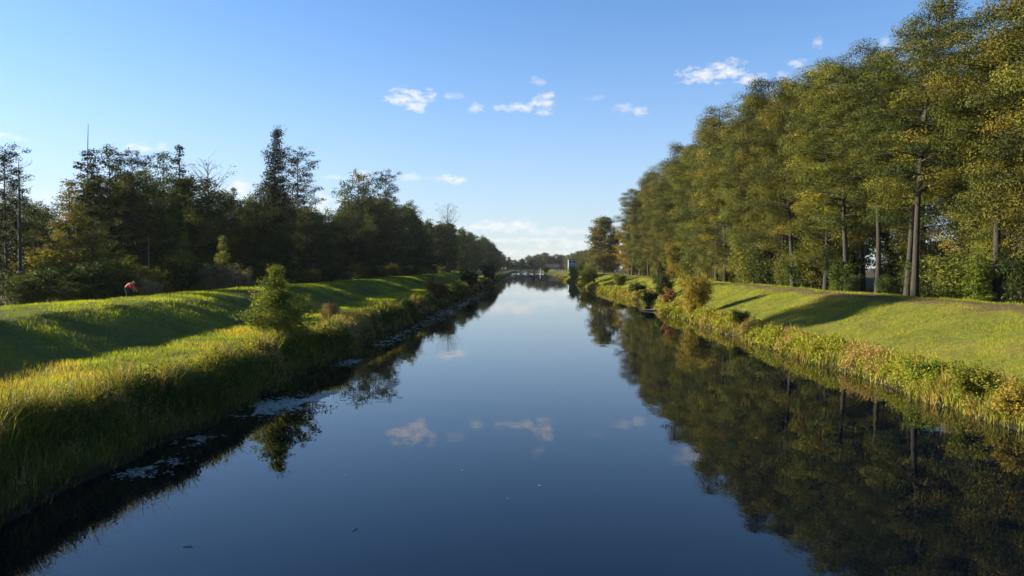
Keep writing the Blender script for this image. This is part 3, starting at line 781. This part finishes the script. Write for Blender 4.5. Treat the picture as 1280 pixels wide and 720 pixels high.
# small white boat with mast
def hull():
    v = []; n = 9
    for i_ in range(n):
        t = i_/(n-1); x = -3+6*t; wd = 1.05*math.sin(min(1, .25+t*.9)*math.pi)**.7 if t < .98 else .05
        wd = max(wd, .05)
        v += [(x, -wd, .85+.2*t), (x, -wd*.75, .1), (x, 0, -.2), (x, wd*.75, .1), (x, wd, .85+.2*t)]
    f = []
    for i_ in range(n-1):
        a = i_*5
        for j in range(4): f.append((a+j, a+j+1, a+j+6, a+j+5))
        f.append((a+4, a, a+5, a+9))
    f.append((4, 3, 2, 1, 0)); f.append(tuple(range((n-1)*5, n*5)))
    return v, f
e = empty('sailing_boat', (2.3, 655, 0), R(70)); tag(e, 'small white sailing boat with bare mast on the far water', 'boat')
pmesh('hull', hull(), M['woodw'], e)
b = ([], []); box(b, (-.3, 0, 1.3), (2.0, 1.1, .6)); pmesh('cabin', b, M['woodw'], e)
T = Tubes(); T.add([(.6, 0, .9), (.6, 0, 6), (.6, 0, 12)], [.09, .08, .05], 8); link('mast', T.mesh('mast', M['steel']), e)
T = Tubes(); T.add([(.6, 0, 2.1), (-2.4, 0, 2.2)], [.07, .05], 8); link('boom', T.mesh('boom', M['steel']), e)
# channel marker post
e = empty('channel_marker', (13.8, 640, 0)); tag(e, 'slim white post standing in the far water left of the gold bush', 'post')
T = Tubes(); T.add([(0, 0, -1), (0, 0, 2.5), (0, 0, 4.6)], [.22, .2, .18], 10); link('post', T.mesh('post', M['woodw']), e)
b = ([], []); box(b, (0, -.25, 4.3), (.9, .08, .9)); pmesh('board', b, M['woodw'], e)
# two white stones/posts on the left dyke
for px, lab in ((593, 'left one of two small white marker posts on the far left dyke'), (598.5, 'right one of two small white marker posts on the far left dyke')):
    X = -24.5; y = at(px, X); y = min(y, 400) if px < 595 else y
    e = empty('marker_post', (X, y, gz(X, y))); tag(e, lab, 'post', 'white marker posts on the left dyke')
    T = Tubes(); T.add([(0, 0, -.2), (0, 0, .9), (0, 0, 1.1), (0, 0, 1.15)], [.3, .3, .22, .05], 10); link('post', T.mesh('post', M['woodw']), e)
    T = Tubes(); T.add([(0, 0, .55), (0, 0, .75)], [.31, .31], 10); link('band', T.mesh('band', M['roof']), e)
# fallen log at the right bank
T = Tubes(); T.add([(-1.4, 0, .05), (0, .1, .12), (1.5, 0, .1)], [.06, .09, .1], 8); T.add([(0.2, .1, .12), (.5, -.3, .3)], [.04, .02], 6)
o = link('driftwood_log', T.mesh('log', M['barkpale'])); o.location = (16.0, 96, 0); tag(o, 'pale driftwood log floating left of the golden bush', 'log')
# floating twigs
for k, (px, py, lab) in enumerate([(228, 690, 'small dark twig floating near the bottom left of the water'), (441, 667, 'small dark twig floating on the open water near the bottom')]):
    y = CAMH*F/(py-334); x = (px-655)*y/F
    T = Tubes(); T.add([(-.09, 0, .01), (0, .03, .015), (.1, .0, .01)], [.006, .008, .004], 5); T.add([(0, .03, .015), (.05, .08, .02)], [.005, .003], 4)
    o = link('floating_twig', T.mesh('twig', M['barkdark'])); o.location = (x, y, 0); o.rotation_euler = (0, 0, k*1.1); tag(o, lab, 'twig')

# ------------------------------------------------------------------ person in red, bent forward behind the left crest
def skin(name, verts, edges, rad, mat, parent, sub=2):
    me = bpy.data.meshes.new(name); me.from_pydata(verts, edges, []); me.materials.append(mat)
    o = link(name, me, parent)
    md = o.modifiers.new('Skin', 'SKIN'); md.use_smooth_shade = True
    for i_, r_ in enumerate(rad):
        sv = me.skin_vertices[0].data[i_]; sv.radius = (r_, r_) if not hasattr(r_, '__len__') else r_
        sv.use_root = (i_ == 0)
    s = o.modifiers.new('Sub', 'SUBSURF'); s.levels = sub; s.render_levels = sub
    return o
M['skin'] = plain('skin', (.45, .27, .19), .5, .08)
M['jacket'] = plain('red_jacket', (.34, .008, .03), .7, .15)
M['trousers'] = plain('black_trousers', (.015, .015, .02), .8, .2)
M['hair'] = plain('dark_hair', (.02, .014, .01), .6, .2)
M['boots'] = plain('brown_boots', (.05, .03, .02), .6, .2)
PX, PY = -28.6, at(154, -28.6)
pe = empty('person', (PX, PY, gz(PX, PY)+.02), R(-8), .86); tag(pe, 'person in a bright red jacket and dark trousers bending forward at the left wood', 'person')
# x forward (to the right of the photo)
V_ = [(0, 0, .92), (.16, 0, 1.08), (.34, 0, 1.20), (.50, 0, 1.26), (.60, 0, 1.30), (.70, 0, 1.34), (.78, 0, 1.33),
      (.46, .19, 1.20), (.56, .24, .95), (.72, .20, .76), (.76, .19, .70),
      (.46, -.19, 1.20), (.58, -.24, .95), (.76, -.20, .78), (.80, -.19, .72),
      (-.02, .10, .86), (.03, .12, .48), (-.05, .13, .09), (.10, .13, .04),
      (-.02, -.10, .86), (.12, -.12, .50), (.20, -.13, .10), (.34, -.13, .04)]
E_ = [(0, 1), (1, 2), (2, 3), (3, 4), (4, 5), (5, 6), (3, 7), (7, 8), (8, 9), (9, 10), (3, 11), (11, 12), (12, 13), (13, 14),
      (0, 15), (15, 16), (16, 17), (17, 18), (0, 19), (19, 20), (20, 21), (21, 22)]
rads = [.13, .13, .14, .12, .06, .10, .085, .06, .045, .033, .035, .06, .045, .033, .035, .09, .06, .04, .035, .09, .06, .04, .035]
for hx, hy, hz in ((.76, .19, .70), (.80, -.19, .72)):
    w0 = 10 if hy > 0 else 14
    for q in range(5):
        off = (q-2)*.018
        L = [.05, .075, .085, .078, .06][q]
        if q == 0: a_ = (hx-.01, hy+(-.045 if hy > 0 else .045), hz-.03); b_ = (hx+.01, hy+(-.06 if hy > 0 else .06), hz-.065)
        else: a_ = (hx+.01, hy+off, hz-.05); b_ = (hx-.005, hy+off, hz-.05-L)
        n0 = len(V_); V_ += [a_, b_]; E_ += [(w0, n0), (n0, n0+1)]; rads += [.010, .008]
skin('body', V_, E_, rads, M['skin'], pe)
J = [V_[0], V_[1], V_[2], V_[3], V_[7], V_[8], V_[9], V_[11], V_[12], V_[13]]
skin('jacket', [(-.08, 0, .90)]+J[1:], [(0, 1), (1, 2), (2, 3), (3, 4), (4, 5), (5, 6), (3, 7), (7, 8), (8, 9)], [.16, .17, .18, .15, .09, .07, .05, .09, .07, .05], M['jacket'], pe)
skin('trousers', [V_[0], V_[15], V_[16], V_[17], V_[19], V_[20], V_[21]], [(0, 1), (1, 2), (2, 3), (0, 4), (4, 5), (5, 6)], [.15, .115, .08, .065, .115, .08, .065], M['trousers'], pe)
skin('boot', [(-.07, .13, .10), (-.05, .13, .04), (.13, .13, .035)], [(0, 1), (1, 2)], [.055, .055, .045], M['boots'], pe, 1)
skin('boot', [(.18, -.13, .10), (.20, -.13, .04), (.38, -.13, .035)], [(0, 1), (1, 2)], [.055, .055, .045], M['boots'], pe, 1)
skin('hair', [(.66, 0, 1.41), (.74, 0, 1.43), (.62, 0, 1.36)], [(0, 1), (0, 2)], [.085, .06, .07], M['hair'], pe)

# thin evening air that greys the far end of the canal
m = bpy.data.materials.new('haze_air'); m.use_nodes = True; nt = m.node_tree; nt.nodes.clear()
out = nt.nodes.new('ShaderNodeOutputMaterial'); pv = nt.nodes.new('ShaderNodeVolumePrincipled')
pv.inputs['Color'].default_value = (.86, .9, .97, 1); pv.inputs['Density'].default_value = .00005
pv.inputs['Anisotropy'].default_value = .2
nt.links.new(pv.outputs[0], out.inputs['Volume'])
b = ([], []); box(b, (0, 0, 0), (2, 2, 2))
me = bpy.data.meshes.new('haze'); me.from_pydata(b[0], [], b[1]); me.materials.append(m)
ho = link('haze', me); gmax = float(ys[-1]); ho.scale = (705, (gmax+80)/2, 21.5); ho.location = (0, (gmax-75)/2, 18.8); tag(ho, 'thin pale evening haze in the air', 'haze', kind='stuff')

# ------------------------------------------------------------------ sun, sky, camera
sun = bpy.data.lights.new('sun', 'SUN'); so = bpy.data.objects.new('sun', sun); col.objects.link(so)
sun.energy = 5.0; sun.angle = R(.53); sun.color = (1.0, .88, .64)
sd = Vector((-math.sin(R(SUN_AZ))*math.cos(R(SUN_EL)), math.cos(R(SUN_AZ))*math.cos(R(SUN_EL)), math.sin(R(SUN_EL))))
so.rotation_euler = sd.to_track_quat('Z', 'Y').to_euler(); so.location = (-60, 0, 60)

w = bpy.data.worlds.new('World'); scene.world = w; w.use_nodes = True
nt = w.node_tree; nt.nodes.clear()
out = nd(nt, 'ShaderNodeOutputWorld')
sky = nd(nt, 'ShaderNodeTexSky'); sky.sky_type = 'NISHITA'; sky.sun_disc = False
sky.sun_elevation = R(SUN_EL); sky.sun_rotation = math.atan2(sd.x, sd.y)
sky.air_density = 1.0; sky.dust_density = .5; sky.ozone_density = 6.0; sky.altitude = 0
bg = nd(nt, 'ShaderNodeBackground'); bg.inputs[1].default_value = .062
nt.links.new(mixc(nt, 1.0, sky.outputs[0], (.86, 1.0, 1.06), 'MULTIPLY'), bg.inputs[0])
tc = nd(nt, 'ShaderNodeTexCoord'); sp = nd(nt, 'ShaderNodeSeparateXYZ'); nt.links.new(tc.outputs['Generated'], sp.inputs[0])
AZ = math_(nt, 'MULTIPLY', math_(nt, 'ARCTAN2', sp.outputs[0], sp.outputs[1]), 57.2958)
EL = math_(nt, 'MULTIPLY', math_(nt, 'ARCSINE', sp.outputs[2]), 57.2958)
cb = nd(nt, 'ShaderNodeCombineXYZ'); nt.links.new(AZ, cb.inputs[0]); nt.links.new(math_(nt, 'MULTIPLY', EL, 1.9), cb.inputs[1])
nz = noise(nt, 1.1, cb.outputs[0], 5, .62)
nz2 = noise(nt, .35, cb.outputs[0], 3, .5)
clouds = [(512, 123, 26, 12, 1), (518, 132, 16, 9, .9), (567, 122, 13, 4, .45), (598, 136, 9, 7, .8), (650, 135, 26, 6, .75), (680, 131, 15, 12, 1), (672, 103, 8, 5, .5),
          (780, 137, 18, 5, .5), (798, 139, 10, 7, .7), (741, 124, 11, 3, .3), (875, 97, 26, 9, 1), (902, 92, 24, 12, 1), (940, 103, 17, 8, .95), (975, 100, 10, 7, .5),
          (1017, 57, 6, 7, .6), (992, 82, 11, 6, .5), (1098, 58, 7, 7, .45), (564, 225, 22, 4.5, 1), (517, 222, 16, 4, .7), (451, 220, 14, 6, 1), (422, 222, 20, 3, .5),
          (172, 184, 14, 6, .9), (202, 184, 7, 7, .5), (8, 170, 22, 5, .7), (298, 236, 20, 11, .9), (408, 256, 26, 12, .8), (634, 283, 42, 8, .8), (690, 289, 50, 5, .5), (598, 285, 24, 4, .8),
          (640, 300, 70, 3, .7), (720, 305, 60, 5, .6), (560, 300, 40, 5, .6), (30, 245, 60, 12, .35), (640, 316, 160, 4, .45)]
acc = None
for px, py, a, b_, k_ in clouds:
    dx = (px-655)/F; az = math.degrees(math.atan(dx)); el = math.degrees(math.atan((334-py)/F/math.hypot(1, dx)))
    ka = math.degrees(a*1.25/F)*math.cos(R(az))**2; kb = math.degrees(b_*1.25/F)*math.cos(R(az))
    u = math_(nt, 'MULTIPLY', math_(nt, 'SUBTRACT', AZ, az), 1/ka); v = math_(nt, 'MULTIPLY', math_(nt, 'SUBTRACT', EL, el), 1/kb)
    r2 = math_(nt, 'ADD', math_(nt, 'MULTIPLY', u, u), math_(nt, 'MULTIPLY', v, v))
    q = math_(nt, 'MULTIPLY', math_(nt, 'SUBTRACT', 1.0, r2, ), 1.0)
    q = math_(nt, 'ADD', q, math_(nt, 'MULTIPLY', math_(nt, 'SUBTRACT', nz, .52), 5.0))
    q = math_(nt, 'MULTIPLY', math_(nt, 'MULTIPLY', q, .6, True), k_)
    acc = q if acc is None else math_(nt, 'MAXIMUM', acc, q)
cm = acc
bg2 = nd(nt, 'ShaderNodeBackground'); bg2.inputs[0].default_value = (.95, .92, .91, 1); bg2.inputs[1].default_value = .30
# thin high veil that whitens the sky towards the horizon, thicker on the sunward side
veil = math_(nt, 'POWER', 2.71828, math_(nt, 'MULTIPLY', math_(nt, 'POWER', math_(nt, 'MULTIPLY', math_(nt, 'MAXIMUM', EL, 0.0), 1/10.0), 1.35), -1.0))
lf = math_(nt, 'ADD', .62, math_(nt, 'MULTIPLY', math_(nt, 'MULTIPLY', AZ, -1/60.0, False), .5))
veil = math_(nt, 'MULTIPLY', veil, math_(nt, 'MINIMUM', math_(nt, 'MAXIMUM', lf, .66), .97))
bgv = nd(nt, 'ShaderNodeBackground'); bgv.inputs[0].default_value = (.90, .91, .94, 1); bgv.inputs[1].default_value = .25
mv = nd(nt, 'ShaderNodeMixShader'); nt.links.new(veil, mv.inputs[0]); nt.links.new(bg.outputs[0], mv.inputs[1]); nt.links.new(bgv.outputs[0], mv.inputs[2])
mx = nd(nt, 'ShaderNodeMixShader'); nt.links.new(cm, mx.inputs[0]); nt.links.new(mv.outputs[0], mx.inputs[1]); nt.links.new(bg2.outputs[0], mx.inputs[2])
nt.links.new(mx.outputs[0], out.inputs[0])
w.cycles.sampling_method = 'MANUAL'; w.cycles.sample_map_resolution = 1024

cam = bpy.data.cameras.new('camera'); co = bpy.data.objects.new('camera', cam); col.objects.link(co)
cam.sensor_width = 36; cam.lens = 36*F/1280; cam.clip_end = 6000; cam.clip_start = .1
co.location = (0, 0, CAMH)
co.rotation_euler = (R(90)-math.atan(26/F), 0, math.atan(15/F))
scene.camera = co

scene.render.engine = 'CYCLES'
cy_ = scene.cycles
cy_.max_bounces = 6; cy_.diffuse_bounces = 3; cy_.glossy_bounces = 3; cy_.transmission_bounces = 3; cy_.transparent_max_bounces = 4
cy_.use_denoising = True; cy_.caustics_reflective = False; cy_.caustics_refractive = False
vs = scene.view_settings; vs.view_transform = 'Standard'; vs.look = 'None'; vs.gamma = 1; vs.exposure = 1.9
